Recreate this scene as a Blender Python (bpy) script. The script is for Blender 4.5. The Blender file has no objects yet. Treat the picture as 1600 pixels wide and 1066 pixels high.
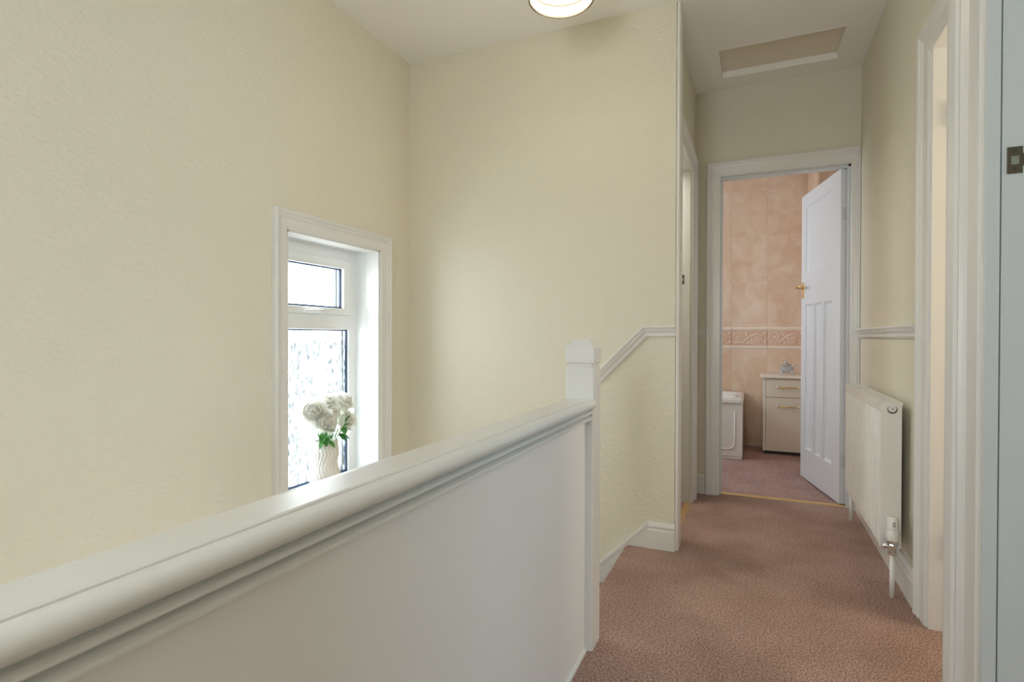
import bpy, bmesh, math, random
from mathutils import Vector, Matrix
random.seed(7)
PI = math.pi
SC = bpy.context.scene
COL = SC.collection

# ------------------------------------------------------------------ camera
CAMZ = 0.985
cam_d = bpy.data.cameras.new('camera')
cam_d.sensor_fit = 'HORIZONTAL'; cam_d.sensor_width = 36.0
cam_d.lens = 36.0 * 858.0 / 1600.0
cam_d.clip_start = 0.02
cam = bpy.data.objects.new('camera', cam_d); COL.objects.link(cam)
def cam_matrix(yaw, pitch, roll):
    y, p, r = (math.radians(a) for a in (yaw, pitch, roll))
    fwd = Vector((-math.sin(y)*math.cos(p), math.cos(y)*math.cos(p), math.sin(p)))
    right = Vector((math.cos(y), math.sin(y), 0)); up = right.cross(fwd)
    R = math.cos(r)*right + math.sin(r)*up
    U = -math.sin(r)*right + math.cos(r)*up
    m = Matrix((R, U, -fwd)).transposed().to_4x4()
    m.translation = (0, 0, CAMZ)
    return m
cam.matrix_world = cam_matrix(23.81, -0.42, 0.15)
SC.camera = cam

# ------------------------------------------------------------------ view, world, lights
SC.view_settings.view_transform = 'Standard'
SC.view_settings.look = 'None'
SC.view_settings.gamma = 1.0
SC.view_settings.use_curve_mapping = False
SC.view_settings.exposure = 0.24
world = bpy.data.worlds.new('overcast_sky'); SC.world = world
world.use_nodes = True
bg = world.node_tree.nodes['Background']
bg.inputs['Color'].default_value = (0.90, 0.96, 1.0, 1)
bg.inputs['Strength'].default_value = 12.0
SC.cycles.diffuse_bounces = 5
SC.cycles.max_bounces = 8
SC.cycles.transparent_max_bounces = 8
SC.cycles.glossy_bounces = 3
SC.cycles.caustics_refractive = False
SC.cycles.caustics_reflective = False

def area(name, loc, direction, sx, sy, power, color):
    l = bpy.data.lights.new(name, 'AREA'); l.shape = 'RECTANGLE'
    l.size = sx; l.size_y = sy; l.energy = power; l.color = color
    o = bpy.data.objects.new(name, l); COL.objects.link(o)
    o.location = loc
    o.rotation_euler = Vector(direction).to_track_quat('-Z', 'Y').to_euler()
    return o
DAY = (0.84, 0.93, 1.0)
# sky portals, daylight of the adjoining rooms, and one added passage fill
for _n, _l, _d, _sx, _sy in (('sky_portal_stairwell_window', (-2.06, 2.03, 0.83), (1, 0, 0), 0.62, 1.2),
                             ('sky_portal_rear_fill_opening', (-0.5, -1.28, 1.35), (0, 1, 0), 0.60, 1.0)):  # rear opening is unseen, added to let in fill light
    _p = area(_n, _l, _d, _sx, _sy, 1.0, (1, 1, 1)); _p.data.cycles.is_portal = True
area('daylight_front_bedroom', (2.9, 1.0, 1.45), (-1, 0.0, -0.05), 1.3, 1.3, 20, (0.62, 0.84, 1.0))
area('daylight_small_room', (1.75, 1.98, 1.35), (-1, 0.12, 0), 0.5, 1.3, 11, (1.0, 0.87, 0.68))
area('daylight_bathroom_window', (-1.5, 4.25, 1.55), (1, 0.05, -0.1), 0.7, 1.0, 13, (0.74, 0.86, 1.0))
area('passage_fill_back_bedroom', (-1.0, 3.1, 2.2), (0.7, 0, -1), 0.5, 0.7, 8.5, (1.0, 0.95, 0.87))  # unseen fill, added high up and tilted down to brighten the passage

# ------------------------------------------------------------------ materials
MATS = {}
def _mat(name):
    m = bpy.data.materials.new(name); m.use_nodes = True
    nt = m.node_tree; b = nt.nodes['Principled BSDF']
    MATS[name] = m
    return m, nt, b
def setc(b, col, rough, metal=0.0, spec=0.5):
    b.inputs['Base Color'].default_value = (*col, 1)
    b.inputs['Roughness'].default_value = rough
    b.inputs['Metallic'].default_value = metal
    b.inputs['Specular IOR Level'].default_value = spec
def add_noise_bump(nt, b, scale, strength, dist=0.002, detail=2.0, stretch=None):
    tc = nt.nodes.new('ShaderNodeTexCoord')
    src = tc.outputs['Object']
    if stretch:
        mp = nt.nodes.new('ShaderNodeMapping'); mp.inputs['Scale'].default_value = stretch
        nt.links.new(src, mp.inputs['Vector']); src = mp.outputs['Vector']
    n = nt.nodes.new('ShaderNodeTexNoise'); n.inputs['Scale'].default_value = scale
    n.inputs['Detail'].default_value = detail
    nt.links.new(src, n.inputs['Vector'])
    bp = nt.nodes.new('ShaderNodeBump'); bp.inputs['Strength'].default_value = strength
    bp.inputs['Distance'].default_value = dist
    nt.links.new(n.outputs['Fac'], bp.inputs['Height'])
    nt.links.new(bp.outputs['Normal'], b.inputs['Normal'])
    return n, bp
def plain(name, col, rough=0.5, metal=0.0, spec=0.5, bump=None):
    m, nt, b = _mat(name); setc(b, col, rough, metal, spec)
    if bump: add_noise_bump(nt, b, *bump)
    return m
def wallpaper(name, col):
    """blown textured wallpaper painted cream: irregular pebbly relief"""
    m, nt, b = _mat(name); setc(b, col, 0.62, 0, 0.3)
    tc = nt.nodes.new('ShaderNodeTexCoord')
    n1 = nt.nodes.new('ShaderNodeTexNoise'); n1.inputs['Scale'].default_value = 34
    n1.inputs['Detail'].default_value = 1.0; n1.inputs['Distortion'].default_value = 0.8
    mp = nt.nodes.new('ShaderNodeMapping'); mp.inputs['Scale'].default_value = (1.0, 1.0, 1.35)
    nt.links.new(tc.outputs['Object'], mp.inputs['Vector'])
    nt.links.new(mp.outputs['Vector'], n1.inputs['Vector'])
    v = nt.nodes.new('ShaderNodeTexVoronoi'); v.feature = 'F1'; v.inputs['Scale'].default_value = 58
    nt.links.new(mp.outputs['Vector'], v.inputs['Vector'])
    ad = nt.nodes.new('ShaderNodeMath'); ad.operation = 'MULTIPLY_ADD'; ad.inputs[1].default_value = 0.5
    nt.links.new(v.outputs['Distance'], ad.inputs[0]); nt.links.new(n1.outputs['Fac'], ad.inputs[2])
    bp = nt.nodes.new('ShaderNodeBump'); bp.inputs['Strength'].default_value = 0.40
    bp.inputs['Distance'].default_value = 0.006
    nt.links.new(ad.outputs[0], bp.inputs['Height']); nt.links.new(bp.outputs['Normal'], b.inputs['Normal'])
    return m
def two_tone(name, c1, c2, scale, rough, bump_s=0.0, bump_scale=None, detail=4.0, rnd=False, dist=0.004, big=None, c3=None):
    m, nt, b = _mat(name); setc(b, c1, rough, 0, 0.3)
    tc = nt.nodes.new('ShaderNodeTexCoord')
    src = tc.outputs['Object']
    if rnd:
        oi = nt.nodes.new('ShaderNodeObjectInfo')
        sc = nt.nodes.new('ShaderNodeVectorMath'); sc.operation = 'SCALE'
        sc.inputs[0].default_value = (13.1, 7.7, 5.3); nt.links.new(oi.outputs['Random'], sc.inputs['Scale'])
        av = nt.nodes.new('ShaderNodeVectorMath'); av.operation = 'ADD'
        nt.links.new(src, av.inputs[0]); nt.links.new(sc.outputs['Vector'], av.inputs[1])
        src = av.outputs['Vector']
    n = nt.nodes.new('ShaderNodeTexNoise'); n.inputs['Scale'].default_value = scale
    n.inputs['Detail'].default_value = detail; n.inputs['Roughness'].default_value = 0.6
    if rnd: n.inputs['Distortion'].default_value = 1.2
    nt.links.new(src, n.inputs['Vector'])
    r = nt.nodes.new('ShaderNodeValToRGB')
    r.color_ramp.elements[0].position = 0.33; r.color_ramp.elements[0].color = (*c1, 1)
    r.color_ramp.elements[1].position = 0.67; r.color_ramp.elements[1].color = (*c2, 1)
    nt.links.new(n.outputs['Fac'], r.inputs['Fac'])
    out = r.outputs['Color']
    if big:
        n2 = nt.nodes.new('ShaderNodeTexNoise'); n2.inputs['Scale'].default_value = big
        n2.inputs['Detail'].default_value = 3.0
        nt.links.new(src, n2.inputs['Vector'])
        r2 = nt.nodes.new('ShaderNodeValToRGB')
        r2.color_ramp.elements[0].position = 0.35; r2.color_ramp.elements[0].color = (*c3, 1)
        r2.color_ramp.elements[1].position = 0.65; r2.color_ramp.elements[1].color = (1, 1, 1, 1)
        nt.links.new(n2.outputs['Fac'], r2.inputs['Fac'])
        mx = nt.nodes.new('ShaderNodeMixRGB'); mx.blend_type = 'MULTIPLY'; mx.inputs['Fac'].default_value = 1.0
        nt.links.new(out, mx.inputs['Color1']); nt.links.new(r2.outputs['Color'], mx.inputs['Color2'])
        out = mx.outputs['Color']
    nt.links.new(out, b.inputs['Base Color'])
    if bump_s:
        nb = nt.nodes.new('ShaderNodeTexNoise'); nb.inputs['Scale'].default_value = bump_scale or scale
        nb.inputs['Detail'].default_value = 2.0
        nt.links.new(src, nb.inputs['Vector'])
        bp = nt.nodes.new('ShaderNodeBump'); bp.inputs['Strength'].default_value = bump_s
        bp.inputs['Distance'].default_value = dist
        nt.links.new(nb.outputs['Fac'], bp.inputs['Height']); nt.links.new(bp.outputs['Normal'], b.inputs['Normal'])
    return m

CREAM = wallpaper('cream_textured_wallpaper', (0.755, 0.715, 0.595))
CEIL = plain('ceiling_matt_white', (0.93, 0.91, 0.87), 0.8, bump=(60, 0.08))
GLOSS = plain('white_gloss_woodwork', (0.77, 0.765, 0.75), 0.28, bump=(35, 0.05))
PANELW = plain('off_white_eggshell', (0.88, 0.86, 0.85), 0.45, bump=(45, 0.10))
DOORW = plain('white_door_paint', (0.78, 0.78, 0.80), 0.3, bump=(40, 0.04))
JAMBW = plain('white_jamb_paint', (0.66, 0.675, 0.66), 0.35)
HATCH = plain('hatch_board_beige', (0.82, 0.75, 0.64), 0.7)
UPVC = plain('white_upvc', (0.88, 0.90, 0.91), 0.2)
SPACER = plain('blue_black_glazing_spacer', (0.045, 0.08, 0.16), 0.3)
GASKET = plain('grey_gasket', (0.30, 0.36, 0.42), 0.4)
RADW = plain('radiator_white_enamel', (0.84, 0.83, 0.80), 0.25)
DARK = plain('dark_interior', (0.05, 0.05, 0.045), 0.7)
CHROME = plain('chrome', (0.75, 0.75, 0.76), 0.15, 1.0)
BRASS = plain('polished_brass', (0.80, 0.55, 0.22), 0.22, 1.0)
BRASS2 = plain('brass_threshold', (0.82, 0.58, 0.25), 0.35, 0.8)
BRONZE = plain('tarnished_bronze', (0.15, 0.12, 0.085), 0.4, 0.7)
STEEL = plain('worn_steel', (0.5, 0.5, 0.48), 0.3, 1.0)
CARPET = two_tone('dusty_rose_brown_carpet', (0.21, 0.115, 0.09), (0.80, 0.565, 0.49), 170, 0.95, 1.0, 260, 3.0, dist=0.006, big=3.2, c3=(0.78, 0.75, 0.73))
CARPETB = two_tone('pink_bathroom_carpet', (0.30, 0.165, 0.14), (0.80, 0.54, 0.48), 170, 0.95, 1.0, 260, 3.0, dist=0.006, big=4.0, c3=(0.86, 0.85, 0.85))
TILE = two_tone('peach_marbled_tile', (0.74, 0.50, 0.345), (0.83, 0.66, 0.52), 5.0, 0.22, detail=5.0, rnd=True)
TILEB = two_tone('peach_border_tile', (0.68, 0.42, 0.29), (0.78, 0.55, 0.41), 9.0, 0.3, detail=4.0, rnd=True)
RELIEF = plain('pale_peach_relief', (0.93, 0.78, 0.66), 0.3)
GROUT = plain('pale_grout', (0.92, 0.82, 0.72), 0.8)
ACRYL = plain('ivory_acrylic', (0.84, 0.80, 0.73), 0.15)
CABI = plain('ivory_laminate', (0.80, 0.71, 0.58), 0.3)
CABW = plain('ivory_worktop', (0.86, 0.79, 0.70), 0.25)
SILVER = plain('silver_blue_ornament', (0.62, 0.66, 0.72), 0.3, 0.55)
CERAM = plain('matt_white_ceramic', (0.86, 0.83, 0.79), 0.5)
LEAF = two_tone('green_leaf', (0.05, 0.20, 0.045), (0.13, 0.38, 0.10), 30, 0.4)
STEM = plain('green_stem', (0.16, 0.34, 0.10), 0.5)
PETAL, _nt, _b = _mat('white_petal'); setc(_b, (0.96, 0.955, 0.92), 0.6)
_tl = _nt.nodes.new('ShaderNodeBsdfTranslucent'); _tl.inputs['Color'].default_value = (0.96, 0.955, 0.90, 1)
_ms = _nt.nodes.new('ShaderNodeMixShader'); _ms.inputs['Fac'].default_value = 0.58
_nt.links.new(_b.outputs[0], _ms.inputs[1]); _nt.links.new(_tl.outputs[0], _ms.inputs[2])
_nt.links.new(_ms.outputs[0], _nt.nodes['Material Output'].inputs['Surface'])
OUTG = plain('pale_paving_outside', (0.70, 0.70, 0.68), 0.9, bump=(8, 0.2))
TRVW = plain('white_plastic', (0.88, 0.87, 0.84), 0.3)
GREYP = plain('grey_print', (0.28, 0.28, 0.28), 0.5)

def glass(name, pattern):
    m = bpy.data.materials.new(name); m.use_nodes = True
    nt = m.node_tree; nt.nodes.clear(); MATS[name] = m
    out = nt.nodes.new('ShaderNodeOutputMaterial')
    tr = nt.nodes.new('ShaderNodeBsdfTransparent'); tr.inputs['Color'].default_value = (0.96, 0.98, 0.98, 1)
    gl = nt.nodes.new('ShaderNodeBsdfGlossy'); gl.inputs['Roughness'].default_value = 0.03
    mx = nt.nodes.new('ShaderNodeMixShader'); mx.inputs['Fac'].default_value = 0.06
    nt.links.new(tr.outputs[0], mx.inputs[1]); nt.links.new(gl.outputs[0], mx.inputs[2])
    last = mx.outputs[0]
    if pattern:
        # obscure glass: rippled vertical streaks that scatter the daylight
        tc = nt.nodes.new('ShaderNodeTexCoord')
        mp = nt.nodes.new('ShaderNodeMapping'); mp.inputs['Scale'].default_value = (1, 105, 24)
        nt.links.new(tc.outputs['Object'], mp.inputs['Vector'])
        n = nt.nodes.new('ShaderNodeTexNoise'); n.inputs['Scale'].default_value = 1.0
        n.inputs['Detail'].default_value = 3.0; n.inputs['Distortion'].default_value = 0.6
        nt.links.new(mp.outputs['Vector'], n.inputs['Vector'])
        r = nt.nodes.new('ShaderNodeValToRGB')
        r.color_ramp.elements[0].position = 0.44; r.color_ramp.elements[0].color = (0, 0, 0, 1)
        r.color_ramp.elements[1].position = 0.56; r.color_ramp.elements[1].color = (1, 1, 1, 1)
        nt.links.new(n.outputs['Fac'], r.inputs['Fac'])
        # ripples fade out towards the clear top of the pane
        sep = nt.nodes.new('ShaderNodeSeparateXYZ'); nt.links.new(tc.outputs['Object'], sep.inputs[0])
        mr = nt.nodes.new('ShaderNodeMapRange'); mr.inputs['From Min'].default_value = 0.99; mr.inputs['From Max'].default_value = 0.96
        nt.links.new(sep.outputs['Z'], mr.inputs['Value'])
        mu = nt.nodes.new('ShaderNodeMath'); mu.operation = 'MULTIPLY'
        nt.links.new(r.outputs['Color'], mu.inputs[0]); nt.links.new(mr.outputs['Result'], mu.inputs[1])
        mu2 = nt.nodes.new('ShaderNodeMath'); mu2.operation = 'MULTIPLY'; mu2.inputs[1].default_value = 0.985
        nt.links.new(mu.outputs[0], mu2.inputs[0])
        tl = nt.nodes.new('ShaderNodeBsdfTranslucent'); tl.inputs['Color'].default_value = (0.18, 0.198, 0.203, 1)
        m2 = nt.nodes.new('ShaderNodeMixShader')
        nt.links.new(mu2.outputs[0], m2.inputs['Fac'])
        nt.links.new(last, m2.inputs[1]); nt.links.new(tl.outputs[0], m2.inputs[2])
        last = m2.outputs[0]
    nt.links.new(last, out.inputs['Surface'])
    return m
CLEARG = glass('clear_glass', False)
OBSCG = glass('obscure_rippled_glass', True)
SHADE, _nt, _b = _mat('lit_cream_fabric_shade'); setc(_b, (0.9, 0.85, 0.7), 0.8)
_b.inputs['Emission Color'].default_value = (1.0, 0.90, 0.66, 1); _b.inputs['Emission Strength'].default_value = 0.85
BULB, _nt, _b = _mat('lit_bulb'); setc(_b, (1, 1, 1), 0.5)
_b.inputs['Emission Color'].default_value = (1.0, 0.92, 0.75, 1); _b.inputs['Emission Strength'].default_value = 6.0
SHADET = plain('tan_shade_trim', (0.22, 0.16, 0.08), 0.7)

# ------------------------------------------------------------------ helpers
def tag(o, label=None, cat=None, group=None, kind=None):
    if label: o['label'] = label
    if cat: o['category'] = cat
    if group: o['group'] = group
    if kind: o['kind'] = kind
    return o
def thing(name, loc, label, cat, group=None, kind=None, rotz=0.0):
    o = bpy.data.objects.new(name, None); COL.objects.link(o)
    o.empty_display_size = 0.05
    o.location = loc; o.rotation_euler = (0, 0, rotz)
    return tag(o, label, cat, group, kind)
def adopt(o, parent, local=False):
    """local=False: o's vertices are in world space, keep them there"""
    if parent is None: return o
    o.parent = parent
    if not local:
        m = world_matrix(parent)
        o.matrix_parent_inverse = m.inverted()
    return o
def world_matrix(o):
    m = o.matrix_basis.copy()
    p = o.parent
    while p is not None:
        m = p.matrix_basis @ (o.matrix_parent_inverse @ m); o = p; p = p.parent
    return m

class MB:
    """collects shapes into one mesh"""
    def __init__(s): s.v = []; s.f = []; s.sm = []
    def add(s, vs, fs, smooth=False):
        n = len(s.v); s.v += [tuple(v) for v in vs]
        s.f += [tuple(i+n for i in f) for f in fs]; s.sm += [smooth]*len(fs)
        return s
    def box(s, x0, x1, y0, y1, z0, z1):
        vs = [(x, y, z) for z in (z0, z1) for y in (y0, y1) for x in (x0, x1)]
        return s.add(vs, [(0,2,3,1),(4,5,7,6),(0,1,5,4),(2,6,7,3),(0,4,6,2),(1,3,7,5)])
    def prism(s, poly, fn, d0, d1):
        """poly: 2-D outline; fn(a, b, d) -> 3-D point; extruded from d0 to d1"""
        n = len(poly)
        vs = [fn(a, b, d0) for a, b in poly] + [fn(a, b, d1) for a, b in poly]
        fs = [tuple(range(n))[::-1], tuple(range(n, 2*n))]
        fs += [(i, (i+1) % n, n+(i+1) % n, n+i) for i in range(n)]
        return s.add(vs, fs)
    def tube(s, pts, r, seg=10, cap=True):
        pts = [Vector(p) for p in pts]; n = len(pts)
        rs = r if isinstance(r, (list, tuple)) else [r]*n
        vs = []; up = None
        for i, p in enumerate(pts):
            t = (pts[min(i+1, n-1)] - pts[max(i-1, 0)]).normalized()
            if up is None or abs(up.dot(t)) > 0.95:
                up = Vector((0, 0, 1)) if abs(t.z) < 0.9 else Vector((1, 0, 0))
            a = t.cross(up).normalized(); b = a.cross(t).normalized(); up = b
            for k in range(seg):
                an = 2*PI*k/seg
                vs.append(p + rs[i]*(math.cos(an)*a + math.sin(an)*b))
        fs = []
        for i in range(n-1):
            for k in range(seg):
                fs.append((i*seg+k, i*seg+(k+1) % seg, (i+1)*seg+(k+1) % seg, (i+1)*seg+k))
        s.add(vs, fs, True)
        if cap:
            m = len(s.v) - len(vs)
            s.f.append(tuple(m+k for k in range(seg))[::-1]); s.sm.append(False)
            s.f.append(tuple(m+(n-1)*seg+k for k in range(seg))); s.sm.append(False)
        return s
    def lathe(s, prof, cx, cy, seg=32, cap=True, smooth=True, rfun=None):
        """prof: list of (radius, z)"""
        vs = []
        for i, (r, z) in enumerate(prof):
            for k in range(seg):
                a = 2*PI*k/seg
                rr = rfun(r, z, a) if rfun else r
                vs.append((cx+rr*math.cos(a), cy+rr*math.sin(a), z))
        fs = [(i*seg+k, i*seg+(k+1) % seg, (i+1)*seg+(k+1) % seg, (i+1)*seg+k) for i in range(len(prof)-1) for k in range(seg)]
        m = len(s.v)
        s.add(vs, fs, smooth)
        if cap:
            s.f.append(tuple(m+k for k in range(seg))[::-1]); s.sm.append(False)
            s.f.append(tuple(m+(len(prof)-1)*seg+k for k in range(seg))); s.sm.append(False)
        return s
    def ball(s, c, rx, ry, rz, seg=14, rings=8):
        vs = []; 
        for i in range(1, rings):
            th = PI*i/rings
            for k in range(seg):
                a = 2*PI*k/seg
                vs.append((c[0]+rx*math.sin(th)*math.cos(a), c[1]+ry*math.sin(th)*math.sin(a), c[2]+rz*math.cos(th)))
        fs = [(i*seg+k, (i+1)*seg+k, (i+1)*seg+(k+1) % seg, i*seg+(k+1) % seg) for i in range(rings-2) for k in range(seg)]
        t = len(vs); vs.append((c[0], c[1], c[2]+rz)); vs.append((c[0], c[1], c[2]-rz))
        fs += [(t, k, (k+1) % seg) for k in range(seg)]
        b = (rings-2)*seg
        fs += [(t+1, b+(k+1) % seg, b+k) for k in range(seg)]
        return s.add(vs, fs, True)
    def mesh(s, name, mat):
        me = bpy.data.meshes.new(name)
        me.from_pydata(s.v, [], s.f)
        me.polygons.foreach_set('use_smooth', s.sm)
        bm = bmesh.new(); bm.from_mesh(me)
        bmesh.ops.recalc_face_normals(bm, faces=bm.faces); bm.to_mesh(me); bm.free()
        if mat: me.materials.append(mat)
        me.update()
        return me
    def build(s, name, mat, parent=None, bevel=0.0, local=False, seg=2):
        o = bpy.data.objects.new(name, s.mesh(name, mat)); COL.objects.link(o)
        adopt(o, parent, local)
        if bevel:
            md = o.modifiers.new('bevel', 'BEVEL'); md.width = bevel; md.segments = seg
            md.limit_method = 'ANGLE'; md.angle_limit = math.radians(40)
            md.harden_normals = False
        return o
def put(name, me, loc, parent=None, rotz=0.0):
    """an object that shares mesh data, placed at a world location"""
    o = bpy.data.objects.new(name, me); COL.objects.link(o)
    o.location = loc; o.rotation_euler = (0, 0, rotz)
    return adopt(o, parent)

def arc(cx, cy, r, a0, a1, n):
    return [(cx + r*math.cos(math.radians(a0+(a1-a0)*i/n)), cy + r*math.sin(math.radians(a0+(a1-a0)*i/n))) for i in range(n+1)]

# architrave cross-section: (share of width from the opening outwards, height off the wall in m)
def arch_profile(t=0.022):
    return [(0.0, 0.0), (0.0, t*0.40), (0.04, t*0.52), (0.10, t*0.52), (0.12, t*0.60), (0.45, t*0.66),
            (0.55, t*0.70), (0.62, t*0.92), (0.66, t*0.95), (0.68, t*0.80), (0.74, t*0.82), (0.80, t*1.05),
            (0.88, t*1.2), (0.96, t*1.15), (1.0, t*1.0), (1.0, 0.0)]
def sweep_piece(rows, closed_ends=True):
    """rows: list of cross-section rings (each a list of 3-D points)"""
    n = len(rows[0]); vs = [p for r in rows for p in r]
    fs = [(i*n+k, i*n+(k+1) % n, (i+1)*n+(k+1) % n, (i+1)*n+k) for i in range(len(rows)-1) for k in range(n)]
    if closed_ends:
        fs.append(tuple(range(n))[::-1]); fs.append(tuple((len(rows)-1)*n+k for k in range(n)))
    mb = MB(); mb.add(vs, fs); return mb
def architrave(root, fn, a0, a1, z0, zt, wl, wr, wt, t=0.022, mat=GLOSS, legs='LTR', bottom=False, names=('leg', 'head')):
    """fn(a, z, v) -> world point; opening a0..a1, z0..zt; widths left, right, top"""
    P = arch_profile(t)
    L0 = [fn(a0-u*wl, z0-(u*wt if bottom else 0), v) for u, v in P]; L1 = [fn(a0-u*wl, zt+u*wt, v) for u, v in P]
    R0 = [fn(a1+u*wr, z0-(u*wt if bottom else 0), v) for u, v in P]; R1 = [fn(a1+u*wr, zt+u*wt, v) for u, v in P]
    if 'L' in legs: sweep_piece([L0, L1]).build('architrave_leg', mat, root)
    if 'T' in legs: sweep_piece([L1, R1]).build('architrave_head', mat, root)
    if 'R' in legs: sweep_piece([R1, R0]).build('architrave_leg', mat, root)
    if bottom: sweep_piece([R0, L0]).build('architrave_foot', mat, root)

def profile_run(prof, p0, p1, out, mat, name, parent, side=Vector((0, 0, 1)), k0=0.0, k1=0.0, bevel=0):
    """straight moulding from p0 to p1; prof = (height along side, distance along out); k0/k1 shear the ends by height"""
    p0 = Vector(p0); p1 = Vector(p1); d = (p1-p0).normalized(); out = Vector(out)
    A = [p0 + side*h + out*o + d*(k0*h) for h, o in prof]
    B = [p1 + side*h + out*o + d*(k1*h) for h, o in prof]
    return sweep_piece([A, B]).build(name, mat, parent, bevel)
def SKIRT(h=0.123, t=0.018):
    return [(0, 0), (0, t), (h*0.70, t), (h*0.74, t*0.80), (h*0.78, t*0.80), (h*0.80, t*0.95), (h*0.86, t*1.0), (h*0.93, t*0.75), (h*0.98, t*0.5), (h, t*0.45), (h, 0)]
DADO = [(0, 0), (0.0, 0.008), (0.008, 0.013), (0.013, 0.013), (0.016, 0.010), (0.022, 0.014), (0.030, 0.021), (0.036, 0.022), (0.038, 0.026), (0.044, 0.030), (0.050, 0.026), (0.052, 0.018), (0.052, 0)]

# ------------------------------------------------------------------ key dimensions (metres)
ZC = 2.525                  # ceiling
XL = -1.79                  # stairwell wall with the window
YB = 2.616                  # wall beyond the stairs
XHL = -0.347                # passage wall, left
YE = 3.66                   # end wall with the bathroom door
XR = 0.548                  # passage wall, right
XN = 0.492                  # nearer right wall
YF = 5.45                   # bathroom far wall
XBR = 0.412                 # bathroom right wall
BO0, BO1, BOT = -0.197, 0.503, 1.985   # bathroom door opening
ZB = -2.6                   # hall floor far below

# ------------------------------------------------------------------ structure: floor and stairs
def S(o, label, cat): return tag(o, label, cat, kind='structure')
# landing carpet: one slab with a rounded nosing at the stair head
mb = MB()
poly = [(-0.50, -1.15), (XN, -1.15), (XN, 1.75), (0.70, 1.75), (0.70, 2.30), (XR, 2.30), (XR, YE+0.06), (-0.46, YE+0.06),
        (-0.46, 2.70), (-0.318, 2.70), (-0.318, YB), (-0.53, YB), (-0.53, 1.72), (-0.50, 1.72)]
mb.prism(poly, lambda a, b, d: (a, b, d), -0.25, 0.0)
nose = [(-0.53, 0.0)] + arc(-0.535, -0.028, 0.028, 90, 270, 8) + [(-0.53, -0.056)]
mb.prism(nose, lambda a, b, d: (a, d, b), 1.72, YB)
fl = mb.build('floor', CARPET); S(fl, 'dusty rose-brown carpet covering the landing and passage floor', 'floor')
mb = MB(); mb.box(-1.62, 0.62, YE+0.06, YF+0.05, -0.2, -0.002)
S(mb.build('floor_bathroom', CARPETB), 'pinker carpet on the bathroom floor beyond the brass strip', 'floor')
mb = MB(); mb.box(0.49, 3.1, -1.15, 1.60, -0.2, -0.004); mb.box(0.66, 2.0, 1.60, 2.5, -0.2, -0.004)
S(mb.build('floor_side_rooms', CARPET), 'brown carpet in the rooms beyond the right-hand doorways', 'floor')
mb = MB(); mb.box(-1.6, -0.46, 2.72, YE, -0.2, -0.004)
S(mb.build('floor_back_bedroom', CARPET), 'carpet inside the left-hand passage doorway', 'floor')
# stairs going down to the left along the back wall, then towards the viewer
st = thing('stairs', (-1.1, 2.15, -1.2), 'carpeted stairs dropping left from the landing behind the half wall', 'stairs', kind='structure')
for i in range(1, 6):
    x1 = -0.535 - 0.2*(i-1); z = -0.2*i
    mb = MB(); mb.box(x1-0.215, x1, 1.74, YB-0.02, z-0.16, z)
    mb.prism(arc(x1-0.215, z-0.025, 0.025, 90, 270, 6), lambda a, b, d: (a, d, b), 1.74, YB-0.02)
    mb.build('tread', CARPET, st)
mb = MB(); mb.box(XL, -1.52, 1.74, YB-0.02, -1.4, -1.2); mb.build('quarter_landing', CARPET, st)
for i in range(1, 7):
    y1 = 1.74 - 0.24*(i-1); z = -1.2 - 0.2*i
    mb = MB(); mb.box(XL, -0.56, y1-0.26, y1, z-0.16, z); mb.build('tread', CARPET, st)
mb = MB(); mb.box(XL, -0.56, -1.15, 0.30, ZB-0.1, ZB)
S(mb.build('floor_downstairs', CARPET), 'carpeted hall floor at the foot of the stairs', 'floor')

# ------------------------------------------------------------------ structure: walls
WY0, WY1, WZ0, WZ1 = 1.716, 2.339, 0.215, 1.432      # window recess
mb = MB()
mb.box(XL-0.28, XL, -1.15, WY0, ZB, ZC); mb.box(XL-0.28, XL, WY1, YB+0.08, ZB, ZC)
mb.box(XL-0.28, XL, WY0, WY1, ZB, WZ0); mb.box(XL-0.28, XL, WY0, WY1, WZ1, ZC)
S(mb.build('wall_left', CREAM), 'cream textured wall of the stairwell that holds the window', 'wall')
mb = MB(); mb.box(XL, -0.330, YB, YB+0.09, ZB, ZC)
wb = mb.build('wall_back', CREAM); S(wb, 'cream textured wall facing the viewer beyond the stairs', 'wall')
# bullnose corner of the back wall
mb = MB(); mb.prism([(-0.332, YB)] + arc(-0.328, YB+0.012, 0.012, -90, 0, 6) + [(-0.316, YB+0.088), (-0.332, YB+0.088)], lambda a, b, d: (a, b, d), 0, ZC)
mb.build('corner_bead', PANELW, wb)
mb = MB()
mb.box(XHL-0.11, XHL, YB+0.09, 2.78, 0, ZC); mb.box(XHL-0.11, XHL, 3.425, YE, 0, ZC); mb.box(XHL-0.11, XHL, 2.78, 3.425, 1.985, ZC)
S(mb.build('wall_passage_left', CREAM), 'cream wall on the left of the passage with a doorway', 'wall')
mb = MB()
mb.box(-1.62, BO0-0.016, YE, YE+0.12, -0.2, ZC); mb.box(BO1+0.016, 0.70, YE, YE+0.12, -0.2, ZC); mb.box(BO0-0.016, BO1+0.016, YE, YE+0.12, BOT+0.016, ZC)
S(mb.build('wall_end', CREAM), 'cream wall closing the passage around the bathroom doorway', 'wall')
mb = MB()
mb.box(XR, XR+0.12, 2.275, YE, 0, ZC); mb.box(XR, XR+0.12, 1.60, 2.275, 1.97, ZC)
S(mb.build('wall_right', CREAM), 'cream wall behind the radiator on the right of the passage', 'wall')
mb = MB()
mb.box(XN, XN+0.13, 1.572, 1.752, 0, ZC); mb.box(XN, XN+0.13, -1.15, 0.78, 0, ZC); mb.box(XN, XN+0.13, 0.78, 1.572, 2.01, ZC)
S(mb.build('wall_right_near', CREAM), 'cream wall at the right edge around the nearest doorway', 'wall')
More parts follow.
